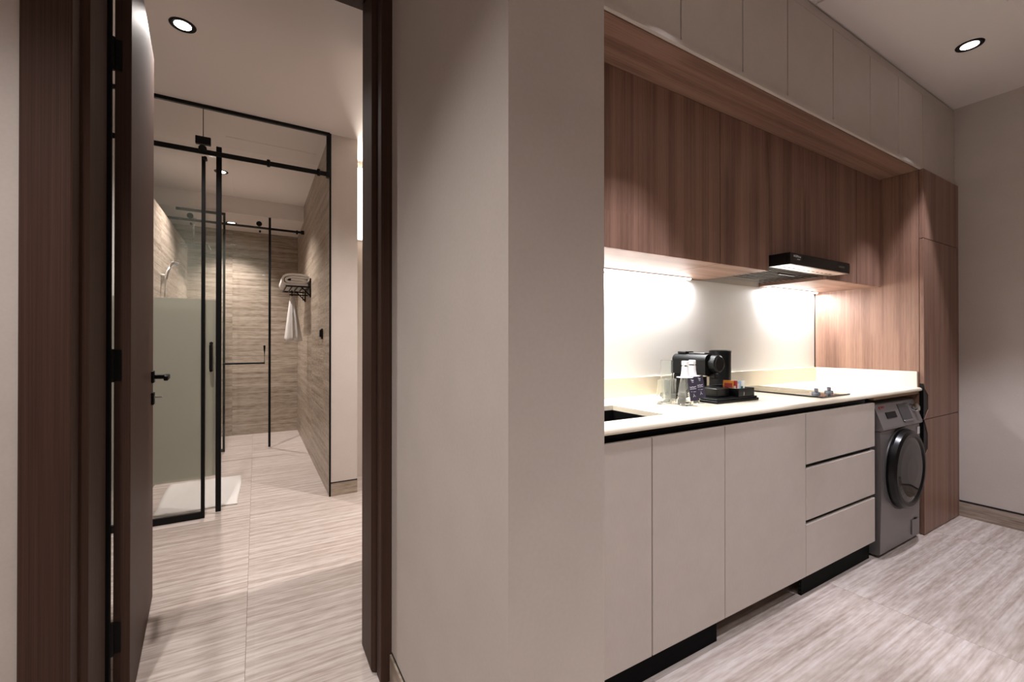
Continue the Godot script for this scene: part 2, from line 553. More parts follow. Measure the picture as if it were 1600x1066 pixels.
func tile_face_x(w: Node3D, x: float, dirx: float, y0: float, y1: float, z0: float, z1: float, mats: Array, wide := 1.2, high := 0.6) -> void:
	var z := z1
	var col := 0
	while z > z0 + 0.001:
		var za := maxf(z0, z - wide)
		var y := y0
		var row := 0
		while y < y1 - 0.001:
			var yb := minf(y1, y + high)
			bx(w, "tile", x, y + 0.0006, za + 0.0006, x + dirx * 0.01, yb - 0.0006, z - 0.0006, mats[(col + row) % mats.size()])
			y = yb
			row += 1
		z = za
		col += 1

func tile_face_z(w: Node3D, z: float, y0: float, y1: float, x0: float, x1: float, start: float, mats: Array) -> void:
	var x := start
	var col := 0
	while x < x1 - 0.001:
		var xa := maxf(x, x0)
		var xb := minf(x1, x + 1.2)
		if xb > x0:
			var y := y0
			var row := 0
			while y < y1 - 0.001:
				var yb := minf(y1, y + 0.6)
				bx(w, "tile", xa + 0.0006, y + 0.0006, z, xb - 0.0006, yb - 0.0006, z + 0.01, mats[(col + row) % mats.size()])
				y = yb
				row += 1
		x += 1.2
		col += 1

func bathroom() -> void:
	var S := [M.stone0, M.stone1, M.stone2]
	# shell
	var bw := wall("wall_shower_back", "streaked brown travertine tiled wall at the back of the shower", -1.42, 0, -6.56, 0.476, CEIL, -6.42, M.grout)
	tile_face_z(bw, -6.42, 0.0, 2.54, -1.3, 0.475, -1.45, S)
	var pw := wall("wall_partition", "tiled partition wall with painted end beside the glass screen", 0.485, 0, -6.42, 0.676, CEIL, -3.512, M.paint)
	tile_face_x(pw, 0.485, -1.0, 0.0, CEIL, -6.41, -3.512, S)
	bx(pw, "tile_edge_trim", 0.4735, 0, -3.5125, 0.4865, CEIL, -3.508, M.black)
	var pb := struct("baseboard_partition", "low brown stone skirting with black line on the painted partition end", "skirting", Vector3(0.58, 0, -3.508))
	bx(pb, "board", 0.487, 0, -3.512, 0.676, 0.094, -3.506, M.stone1)
	bx(pb, "shadow_gap", 0.487, 0.094, -3.512, 0.676, 0.104, -3.5105, M.seam)
	wall("wall_bathroom_left", "taupe painted wall behind the open bathroom door", -1.42, 0, -6.42, -1.3, CEIL, -1.77, M.paint)
	var lw := wall("wall_shower_low", "lower tiled wall on the closed side of the shower screens", -1.3, 0, -6.42, -0.71, 2.30, -3.56, M.splash)
	tile_face_x(lw, -0.71, 1.0, 0.0, 2.30, -6.42, -3.56, S)
	wall("wall_basin_back", "light painted wall in the washbasin bay past the partition", 0.676, 0, -4.05, 2.52, CEIL, -3.93, M.paint)
	wall("wall_basin_end", "painted wall at the end of the washbasin bay", 2.4, 0, -3.93, 2.52, CEIL, -1.77, M.paint)
	wall("wall_unseen_return", "unseen painted return set beside the bathroom door to shade the floor", 0.50, 0, -2.40, 0.68, CEIL, -1.77, M.paint)  # unseen block, placed so its edge casts the shade line on the floor
	var sc := struct("ceiling_shower", "lowered plasterboard ceiling over the shower", "ceiling", Vector3(-0.4, 2.54, -5.98))
	bx(sc, "board", -1.3, 2.54, -6.42, 0.475, CEIL, -5.55, M.ceiling)
	var hp := struct("trim_4", "flush access panel in the bathroom ceiling between the glass screens", "ceiling panel", Vector3(0, CEIL, -5))
	bx(hp, "panel", -0.20, CEIL - 0.003, -5.45, 0.43, CEIL, -3.95, M.ceiling, 0.001)
	# added glowing panel in the washbasin bay, makes the bright slit past the partition
	var wl := thing("added_glow_panel", "added tall glowing white panel making the bright slit past the partition edge", "wall light", Vector3(0.76, 2.05, -3.915))
	bx(wl, "backplate", 0.70, 2.03, -3.93, 0.84, 2.66, -3.915, M.white, 0.002)
	bx(wl, "lamp_face", 0.705, 2.04, -3.9148, 0.835, 2.65, -3.905, glow("added panel glow", Color(1.0, 0.97, 0.94), 2.5), 0.002)
	var al := AreaLight3D.new()
	al.name = "lamp_light"
	al.area_size = Vector2(0.13, 0.61)
	al.light_energy = 1.2
	al.light_color = Color(1.0, 0.96, 0.92)
	al.area_range = 8.0
	al.shadow_enabled = true
	wl.add_child(al)
	al.position = Vector3(0.01, 0.295, 0.014)
	al.rotation.y = PI
	screen_front()
	screen_rear()
	bath_items()

func screen_front() -> void:
	var z := -3.506
	var s := thing("sliding_glass_screen", "black-framed glass screen with frosted band and sliding door nearer the bathroom door", "shower screen", Vector3(-0.4, 0, z))
	var B: Material = M.black
	bx(s, "ceiling_track", -1.3, 2.692, z - 0.012, 0.475, CEIL, z + 0.012, B, 0.001)
	bx(s, "side_frame", 0.452, 2.405, z - 0.012, 0.4735, 2.692, z + 0.012, B, 0.001)
	bx(s, "transom_pane", -0.298, 2.462, z - 0.004, 0.452, 2.692, z + 0.004, M.glass)
	bx(s, "transom_pane", -1.3, 2.462, z - 0.004, -0.302, 2.692, z + 0.004, M.glass)
	bx(s, "pane_joint", -0.302, 2.50, z - 0.0042, -0.298, 2.692, z + 0.0042, M.seam)
	bx(s, "clamp", -0.342, 2.452, z - 0.014, -0.258, 2.502, z + 0.014, B, 0.002)
	var rl := bx(s, "slide_rail", -1.3, 2.380, z + 0.020, 0.470, 2.412, z + 0.032, B, 0.003)
	put(rl, "wall_bracket", box_mesh(Vector3(0.022, 0.045, 0.04), 0.003), B, Vector3(0.874, 0.0, -0.010))
	for x in [0.075, 0.395]:
		put(s, "stop", box_mesh(Vector3(0.022, 0.05, 0.022), 0.005), B, Vector3(x + 0.4, 2.396, 0.030))
	# fixed panel (rear of the rail)
	var fp := bx(s, "fixed_panel", -1.29, 0.045, z - 0.004, -0.306, 2.455, z + 0.004, M.glass)
	bx(fp, "frosted_band", -1.29, 0.258, z + 0.0045, -0.308, 1.435, z + 0.0065, M.frost)
	bx(fp, "edge_profile", -0.308, 0.0, z - 0.010, -0.287, 2.372, z + 0.010, B, 0.001)
	bx(fp, "floor_channel", -1.29, 0.0, z - 0.012, -0.308, 0.044, z + 0.012, B, 0.001)
	# sliding door in front of it, slid back
	var zd := z - 0.040
	var sd := bx(s, "sliding_door", -1.12, 0.02, zd - 0.004, -0.231, 2.455, zd + 0.004, M.glass)
	bx(sd, "frosted_band", -1.12, 0.258, zd - 0.0065, -0.232, 1.435, zd - 0.0045, M.frost)
	bx(sd, "edge_profile", -0.231, 0.015, zd - 0.012, -0.200, 2.468, zd + 0.012, B, 0.001)
	var hc := origin_of(sd)
	put(sd, "handle", tube([Vector3(-0.255, 0.965, zd + 0.006), Vector3(-0.255, 0.965, zd + 0.036), Vector3(-0.255, 0.975, zd + 0.046), Vector3(-0.255, 1.135, zd + 0.046), Vector3(-0.255, 1.145, zd + 0.036), Vector3(-0.255, 1.145, zd + 0.006)], 0.010), B, -hc)
	for x in [-0.300, -1.05]:
		var r := put(s, "roller", lathe([Vector2(0, -0.012), Vector2(0.021, -0.012), Vector2(0.023, -0.008), Vector2(0.023, 0.008), Vector2(0.021, 0.012), Vector2(0, 0.012)], 28), B, Vector3(x + 0.4, 2.412, 0.036))
		r.rotation.x = PI / 2
		put(s, "roller_pin", lathe([Vector2(0, -0.03), Vector2(0.011, -0.03), Vector2(0.011, 0.012), Vector2(0, 0.012)], 18), B, Vector3(x + 0.4 + 0.012, 2.360, 0.012)).rotation.x = PI / 2

func screen_rear() -> void:
	var z := -5.52
	var s := thing("sliding_glass_screen", "clear black-framed shower screen with towel bar door in front of the shower", "shower screen", Vector3(-0.3, 0, z))
	var B: Material = M.black
	bx(s, "slide_rail", -1.3, 2.388, z + 0.020, 0.470, 2.412, z + 0.032, B, 0.003)
	bx(s, "wall_bracket", 0.44, 2.380, z + 0.010, 0.4745, 2.420, z + 0.040, B, 0.003)
	put(s, "stop", box_mesh(Vector3(0.02, 0.045, 0.02), 0.005), B, Vector3(0.40 + 0.3, 2.395, 0.03))
	var fp := bx(s, "fixed_panel", -0.690, 0.03, z - 0.004, -0.300, 2.495, z + 0.004, M.glass)
	bx(fp, "head_profile", -0.698, 2.495, z - 0.010, -0.278, 2.520, z + 0.010, B, 0.001)
	bx(fp, "edge_profile", -0.299, 0.0, z - 0.010, -0.278, 2.495, z + 0.010, B, 0.001)
	bx(fp, "floor_channel", -0.698, 0.0, z - 0.010, -0.300, 0.030, z + 0.010, B, 0.001)
	var zd := z + 0.052
	var sd := bx(s, "sliding_door", -0.665, 0.012, zd - 0.004, 0.120, 2.505, zd + 0.004, M.glass)
	bx(sd, "edge_profile", 0.120, 0.012, zd - 0.010, 0.143, 2.515, zd + 0.010, B, 0.001)
	var oc := origin_of(sd)
	var hb := put(sd, "towel_bar", tube([Vector3(-0.285, 0.930, zd + 0.005), Vector3(-0.285, 0.930, zd + 0.045), Vector3(0.082, 0.930, zd + 0.045), Vector3(0.082, 1.112, zd + 0.045), Vector3(0.082, 1.112, zd + 0.005)], 0.0105), B, -oc)
	hb.name = "towel_bar"
	for x in [0.030, -0.573]:
		put(s, "roller", lathe([Vector2(0, -0.012), Vector2(0.026, -0.012), Vector2(0.028, 0.0), Vector2(0.026, 0.012), Vector2(0, 0.012)], 28), B, Vector3(x + 0.3, 2.432, 0.070)).rotation.x = PI / 2
		put(s, "roller_pin", lathe([Vector2(0, -0.02), Vector2(0.011, -0.02), Vector2(0.011, 0.012), Vector2(0, 0.012)], 18), B, Vector3(x + 0.3 + 0.008, 2.352, 0.064)).rotation.x = PI / 2

func bath_items() -> void:
	# rain shower head on a drop pipe
	var sh := thing("rain_shower_head", "square chrome rain shower head hanging from the lowered ceiling", "shower head", Vector3(-0.60, 2.22, -6.0))
	put(sh, "head_plate", box_mesh(Vector3(0.30, 0.012, 0.30), 0.003), plain("satin nickel", rgb(78, 78, 73), 0.5), Vector3(0, 0.006, 0))
	put(sh, "drop_pipe", tube([Vector3(0, 0.03, 0), Vector3(0, 0.318, 0)], 0.011), M.chrome)
	put(sh, "pipe_joint", lathe([Vector2(0, 0.012), Vector2(0.026, 0.012), Vector2(0.022, 0.03), Vector2(0.012, 0.04)], 24), M.chrome)
	put(sh, "ceiling_rose", lathe([Vector2(0.012, 0.305), Vector2(0.03, 0.313), Vector2(0.03, 0.3195), Vector2(0, 0.3195)], 24), M.chrome)
	# hand shower on the low tiled wall
	var hs := thing("hand_shower", "chrome hand shower in a bracket on the low tiled wall", "hand shower", Vector3(-0.70, 1.72, -4.75))
	put(hs, "bracket", box_mesh(Vector3(0.035, 0.03, 0.03), 0.004), M.chrome, Vector3(0.0175, 0.0, 0))
	put(hs, "handset", tube([Vector3(0.035, -0.03, 0.02), Vector3(0.04, 0.03, -0.01), Vector3(0.05, 0.10, -0.06), Vector3(0.065, 0.14, -0.14)], 0.012), M.chrome)
	var hd := put(hs, "spray_head", lathe([Vector2(0, -0.012), Vector2(0.034, -0.012), Vector2(0.036, 0.0), Vector2(0.02, 0.012), Vector2(0, 0.014)], 24), M.chrome, Vector3(0.07, 0.145, -0.17))
	hd.rotation = Vector3(-0.5, 0, 0.3)
	put(hs, "hose", tube([Vector3(0.035, -0.03, 0.02), Vector3(0.03, -0.2, 0.05), Vector3(0.03, -0.5, 0.06), Vector3(0.03, -0.75, 0.03), Vector3(0.02, -0.72, -0.05), Vector3(0.0, -0.60, -0.08)], 0.006), M.chrome)
	# towel rack on the partition
	var tr := thing("towel_rack", "black wall-mounted towel shelf on the tiled partition", "towel rack", Vector3(0.475, 1.70, -5.05))
	for zz in [-4.77, -5.33]:
		bx(tr, "side_bar", 0.250, 1.694, zz - 0.007, 0.474, 1.708, zz + 0.007, M.black, 0.002)
		bx(tr, "wall_plate", 0.462, 1.600, zz - 0.012, 0.4745, 1.79, zz + 0.012, M.black, 0.002)
		put(tr, "brace", tube([Vector3(0.466, 1.615, zz), Vector3(0.39, 1.695, zz)], 0.006), M.black, -Vector3(0.475, 1.70, -5.05))
	for i in 5:
		var x := 0.257 + 0.050 * i
		bx(tr, "shelf_bar", x - 0.006, 1.696, -5.33, x + 0.006, 1.706, -4.77, M.black, 0.002)
	bx(tr, "hook_bar", 0.300, 1.640, -5.08, 0.474, 1.652, -5.066, M.black, 0.002)
	bx(tr, "hook", 0.318, 1.600, -5.078, 0.328, 1.696, -5.068, M.black, 0.002)
	bx(tr, "hook", 0.424, 1.590, -5.078, 0.432, 1.696, -5.068, M.black, 0.002)
	# folded towel on the rack: one sheet folded over, wavy ends
	var ft := thing("folded_towel", "folded white bath towel lying on the black towel shelf", "towel", Vector3(0.343, 1.7100, -5.05))
	var poly := PackedVector2Array()
	# spiral ribbon cross-section in x-y
	var line := [Vector2(0.105, 0.014), Vector2(-0.075, 0.012), Vector2(-0.112, 0.026), Vector2(-0.118, 0.060), Vector2(-0.10, 0.092), Vector2(-0.05, 0.108), Vector2(0.04, 0.110), Vector2(0.10, 0.097), Vector2(0.105, 0.080), Vector2(0.05, 0.083), Vector2(-0.04, 0.084), Vector2(-0.085, 0.066), Vector2(-0.088, 0.046), Vector2(-0.06, 0.036), Vector2(0.06, 0.036), Vector2(0.095, 0.044), Vector2(0.06, 0.058), Vector2(-0.045, 0.060)]
	var curve := Curve2D.new()
	for i in line.size():
		var p: Vector2 = line[i]
		var t: Vector2 = (line[mini(i + 1, line.size() - 1)] - line[maxi(i - 1, 0)]) * 0.16
		curve.add_point(p, -t, t)
	var pts := curve.tessellate_even_length(5, 0.012)
	var half := 0.0105
	for i in pts.size():
		var t2 := (pts[mini(i + 1, pts.size() - 1)] - pts[maxi(i - 1, 0)]).normalized()
		poly.append(pts[i] + Vector2(-t2.y, t2.x) * half)
	for k in pts.size():
		var i := pts.size() - 1 - k
		var t3 := (pts[mini(i + 1, pts.size() - 1)] - pts[maxi(i - 1, 0)]).normalized()
		poly.append(pts[i] - Vector2(-t3.y, t3.x) * half)
	var rib := ribbon(pts, half, -0.255, 0.262)
	put(ft, "cloth", rib, M.towel)
	# hanging towel from the hook
	var ht := thing("hanging_towel", "white hand towel hanging from a hook under the black towel shelf", "towel", Vector3(0.323, 1.17, -5.05))
	put(ht, "cloth", hung_cloth(), M.towel)
	# switch on the partition
	var sw := thing("wall_switch", "small black wall holder on the tiled partition", "wall switch", Vector3(0.4745, 1.18, -3.9))
	put(sw, "plate", box_mesh(Vector3(0.012, 0.085, 0.055), 0.003), M.black, Vector3(-0.006, 0.0425, 0))
	put(sw, "rocker", box_mesh(Vector3(0.016, 0.06, 0.035), 0.003), M.black_gloss, Vector3(-0.016, 0.045, 0.004))
	# bath mat
	var mt := thing("bath_mat", "white towelling bath mat lying on the floor under the glass screen", "bath mat", Vector3(-0.345, 0, -4.05))
	put(mt, "cloth", mat_cloth(), M.towel)

func ribbon(pts: PackedVector2Array, half: float, z0: float, z1: float) -> Mesh:
	var st := tool()
	var n := pts.size()
	for i in n - 1:
		var t := (pts[mini(i + 1, n - 1)] - pts[maxi(i - 1, 0)]).normalized()
		var tn := (pts[mini(i + 2, n - 1)] - pts[i]).normalized()
		var a := Vector2(-t.y, t.x) * half
		var b := Vector2(-tn.y, tn.x) * half
		for sgn in [1.0, -1.0]:
			var p: Vector2 = pts[i] + a * sgn
			var q: Vector2 = pts[i + 1] + b * sgn
			var o := Vector3(a.x * sgn, a.y * sgn, 0)
			quad(st, Vector3(p.x, p.y, z0), Vector3(q.x, q.y, z0), Vector3(q.x, q.y, z1), Vector3(p.x, p.y, z1), o)
		for e in [[z1, 1.0], [z0, -1.0]]:
			quad(st, Vector3(pts[i].x + a.x, pts[i].y + a.y, e[0]), Vector3(pts[i + 1].x + b.x, pts[i + 1].y + b.y, e[0]), Vector3(pts[i + 1].x - b.x, pts[i + 1].y - b.y, e[0]), Vector3(pts[i].x - a.x, pts[i].y - a.y, e[0]), Vector3(0, 0, e[1]))
	for e in [0, n - 1]:
		var t := (pts[mini(e + 1, n - 1)] - pts[maxi(e - 1, 0)]).normalized()
		var a := Vector2(-t.y, t.x) * half
		var o := Vector3(t.x, t.y, 0) * (-1.0 if e == 0 else 1.0)
		quad(st, Vector3(pts[e].x + a.x, pts[e].y + a.y, z0), Vector3(pts[e].x - a.x, pts[e].y - a.y, z0), Vector3(pts[e].x - a.x, pts[e].y - a.y, z1), Vector3(pts[e].x + a.x, pts[e].y + a.y, z1), o)
	return st.commit()

# closed surface from a grid of rings (each ring an array of Vector3), caps at both ends
func skin(rings: Array) -> Mesh:
	var st := tool()
	var n: int = rings[0].size()
	var mid := []
	for r in rings:
		var c := Vector3.ZERO
		for p in r:
			c += p
		mid.append(c / n)
	st.set_smooth_group(1)
	for i in rings.size() - 1:
		for k in n:
			var l := (k + 1) % n
			var a: Vector3 = rings[i][k]
			var b: Vector3 = rings[i][l]
			var c: Vector3 = rings[i + 1][l]
			var d: Vector3 = rings[i + 1][k]
			quad(st, a, b, c, d, (a + b + c + d) * 0.25 - (mid[i] + mid[i + 1]) * 0.5)
	for e in [0, rings.size() - 1]:
		var out: Vector3 = mid[0] - mid[1] if e == 0 else mid[e] - mid[e - 1]
		for k in n:
			tri(st, mid[e], rings[e][k], rings[e][(k + 1) % n], out)
	st.index()
	st.generate_normals()
	return st.commit()

func hung_cloth() -> Mesh:
	var rings := []
	for i in 13:
		var t := i / 12.0
		var y := 0.455 * (1.0 - t)
		var w := lerpf(0.016, 0.075, pow(t, 0.75))
		var dep := lerpf(0.016, 0.040, t)
		var ring := []
		for k in 40:
			var a := TAU * k / 40.0
			var fold := 1.0 + 0.22 * t * cos(a * 5.0 + 0.6) - (0.75 * t if absf(wrapf(a - 1.25, -PI, PI)) < 0.17 else 0.0)
			ring.append(Vector3(cos(a) * w * fold + 0.008 * t, y + 0.008 * sin(a * 2.0) * t, sin(a) * dep * fold + 0.02))
		rings.append(ring)
	return skin(rings)

func mat_cloth() -> Mesh:
	var st := tool()
	st.set_smooth_group(1)
	var nz := FastNoiseLite.new()
	nz.seed = 5
	nz.frequency = 3.0
	var nx := 20
	var nn := 30
	var h := func(i: int, j: int, top: bool) -> Vector3:
		var u := float(i) / nx
		var v := float(j) / nn
		var x := lerpf(-0.243, 0.240, u) + 0.012 * sin(v * 5.0) * (u - 0.5)
		var z := lerpf(-0.378, 0.376, v) + 0.010 * sin(u * 6.0)
		var y := 0.0015
		if top:
			y = 0.009 + 0.006 * absf(nz.get_noise_2d(x * 1.0, z * 0.4)) + 0.007 * exp(-pow((u - 0.72 - 0.18 * (v - 0.5)) / 0.03, 2.0)) + 0.005 * exp(-pow((u - 0.25 + 0.1 * v) / 0.03, 2.0))
		return Vector3(x, y, z)
	for i in nx:
		for j in nn:
			quad(st, h.call(i, j, true), h.call(i + 1, j, true), h.call(i + 1, j + 1, true), h.call(i, j + 1, true), Vector3.UP)
			quad(st, h.call(i, j, false), h.call(i + 1, j, false), h.call(i + 1, j + 1, false), h.call(i, j + 1, false), Vector3.DOWN)
	for i in nx:
		for j in [0, nn]:
			quad(st, h.call(i, j, true), h.call(i + 1, j, true), h.call(i + 1, j, false), h.call(i, j, false), Vector3(0, 0, -1 if j == 0 else 1))
	for j in nn:
		for i in [0, nx]:
			quad(st, h.call(i, j, true), h.call(i, j + 1, true), h.call(i, j + 1, false), h.call(i, j, false), Vector3(-1 if i == 0 else 1, 0, 0))
	st.index()
	st.generate_normals()
	return st.commit()

# ------------------------------------------------------------------ kitchen
const ZF := -1.03      # faces of the base and top cupboards
const ZB := -1.603     # splashback
const WT := 0.881      # worktop top

func kitchen_base() -> void:
	var units := [[0.636, 1.146, "beige base cupboard next to the wall end under the sink"], [1.150, 1.541, "narrow beige base cupboard under the water bottles"], [1.545, 2.129, "wide beige base cupboard beside the drawers"]]
	for u in units:
		var t := thing("base_cupboard", u[2], "cupboard", Vector3((u[0] + u[1]) * 0.5, 0.1, -1.3), "base cupboards")
		var low: bool = u[0] < 1.2
		bx(t, "body", u[0], 0.103, -1.58, u[1], 0.62 if low else 0.80, -1.05, M.carcass)
		bx(t, "door", u[0], 0.100, -1.049, u[1], 0.831, ZF, M.beige, 0.0015)
		bx(t, "finger_pull", u[0] - 0.002, 0.800, -1.085, u[1] + 0.002, 0.8605, -1.0735, M.black)
	var d := thing("drawer_cupboard", "beige three-drawer base unit beside the washing machine", "drawers", Vector3(2.48, 0.1, -1.3))
	bx(d, "body", 2.133, 0.103, -1.58, 2.826, 0.79, -1.068, M.carcass)
	for yy in [[0.100, 0.331], [0.350, 0.582], [0.602, 0.831]]:
		bx(d, "drawer", 2.133, yy[0], -1.049, 2.826, yy[1], ZF, M.beige, 0.0015)
	for y in [0.331, 0.582]:
		bx(d, "finger_pull", 2.133, y - 0.03, -1.0665, 2.826, y + 0.03, -1.051, M.black)
	bx(d, "finger_pull", 2.131, 0.800, -1.085, 2.826, 0.8605, -1.0735, M.black)
	var p1 := thing("plinth_board", "gloss black plinth board under the two narrow base cupboards", "plinth", Vector3(1.09, 0, -1.066))
	bx(p1, "board", 0.640, 0.0, -1.072, 1.535, 0.098, -1.060, M.black_plinth, 0.001)
	var p2 := thing("plinth_board", "black hollow plinth board under the drawer unit", "plinth", Vector3(2.48, 0, -1.062))
	bx(p2, "board", 2.140, 0.0, -1.068, 2.826, 0.098, -1.056, M.black_plinth, 0.001)
	for i in 5:
		bx(p2, "board_cell", 2.1396, 0.008 + 0.018 * i, -1.0655, 2.1402, 0.02 + 0.018 * i, -1.0585, M.seam)
	# worktop with a cut-out for the sink
	var w := thing("worktop", "cream quartz worktop with low upstand over the base cupboards", "worktop", Vector3(2.0, 0.861, -1.3))
	var x0 := 0.636
	var x1 := 3.4385
	var sx0 := 0.80
	var sx1 := 1.322
	var sz0 := -1.405
	var sz1 := -1.127
	var zf := -1.024
	var st := tool()
	var o := Vector3(2.0, 0.861, -1.3)
	for r in [[x0, sx0, ZB, sz1], [sx1, x1, ZB, sz1], [sx0, sx1, ZB, sz0]]:
		add_box(st, Vector3((r[0] + r[1]) * 0.5, 0.871, (r[2] + r[3]) * 0.5) - o, Vector3(r[1] - r[0], 0.020, r[3] - r[2]))
	# front strip with a rounded nose
	var prof := PackedVector2Array([Vector2(sz1, 0.861), Vector2(zf, 0.861), Vector2(zf + 0.003, 0.864), Vector2(zf + 0.004, 0.869), Vector2(zf + 0.003, 0.874), Vector2(zf, 0.878), Vector2(zf - 0.005, 0.8805), Vector2(zf - 0.012, 0.881), Vector2(sz1, 0.881)])
	var nose := extrude(prof, x0, x1, 1)
	st.append_from(nose, 0, Transform3D(Basis(), -o))
	put(w, "slab", st.commit(), M.quartz)
	bx(w, "back_upstand", x0, 0.881, ZB, x1, 0.976, ZB + 0.014, M.quartz, 0.001)
	bx(w, "end_upstand", x1 - 0.014, 0.881, ZB + 0.014, x1, 0.976, -1.040, M.quartz, 0.001)
	bx(w, "batten", 2.835, 0.843, -1.060, 3.438, 0.861, -1.036, M.brass_wood, 0.001)
	# sink bowl
	var sk := thing("kitchen_sink", "black undermount sink bowl set in the cream worktop", "sink", Vector3(1.06, 0.66, -1.266))
	bx(sk, "bowl_side", sx0 - 0.012, 0.66, sz0 - 0.012, sx0, 0.8605, sz1 + 0.012, M.black, 0.0)
	bx(sk, "bowl_side", sx1, 0.66, sz0 - 0.012, sx1 + 0.012, 0.8605, sz1 + 0.012, M.black, 0.0)
	bx(sk, "bowl_side", sx0, 0.66, sz0 - 0.012, sx1, 0.8605, sz0, M.black, 0.0)
	bx(sk, "bowl_side", sx0, 0.66, sz1, sx1, 0.8605, sz1 + 0.012, M.black, 0.0)
	bx(sk, "bowl_floor", sx0, 0.66, sz0, sx1, 0.67, sz1, M.black, 0.0)
	put(sk, "drain", lathe([Vector2(0, 0.0135), Vector2(0.03, 0.0135), Vector2(0.042, 0.0125), Vector2(0.045, 0.0105)], 28), M.steel)
	# splashback
	var sp := struct("wall_splashback", "smooth off-white splashback panel behind the worktop", "splashback", Vector3(2, 0.976, ZB))
	bx(sp, "corner_strip", 3.4345, 0.977, -1.6028, 3.4385, 1.50, -1.5985, M.black)  # thin black strip down the corner beside the end panel
	bx(sp, "panel", 0.636, 0.86, -1.605, 3.4375, 1.50, ZB, M.splash)

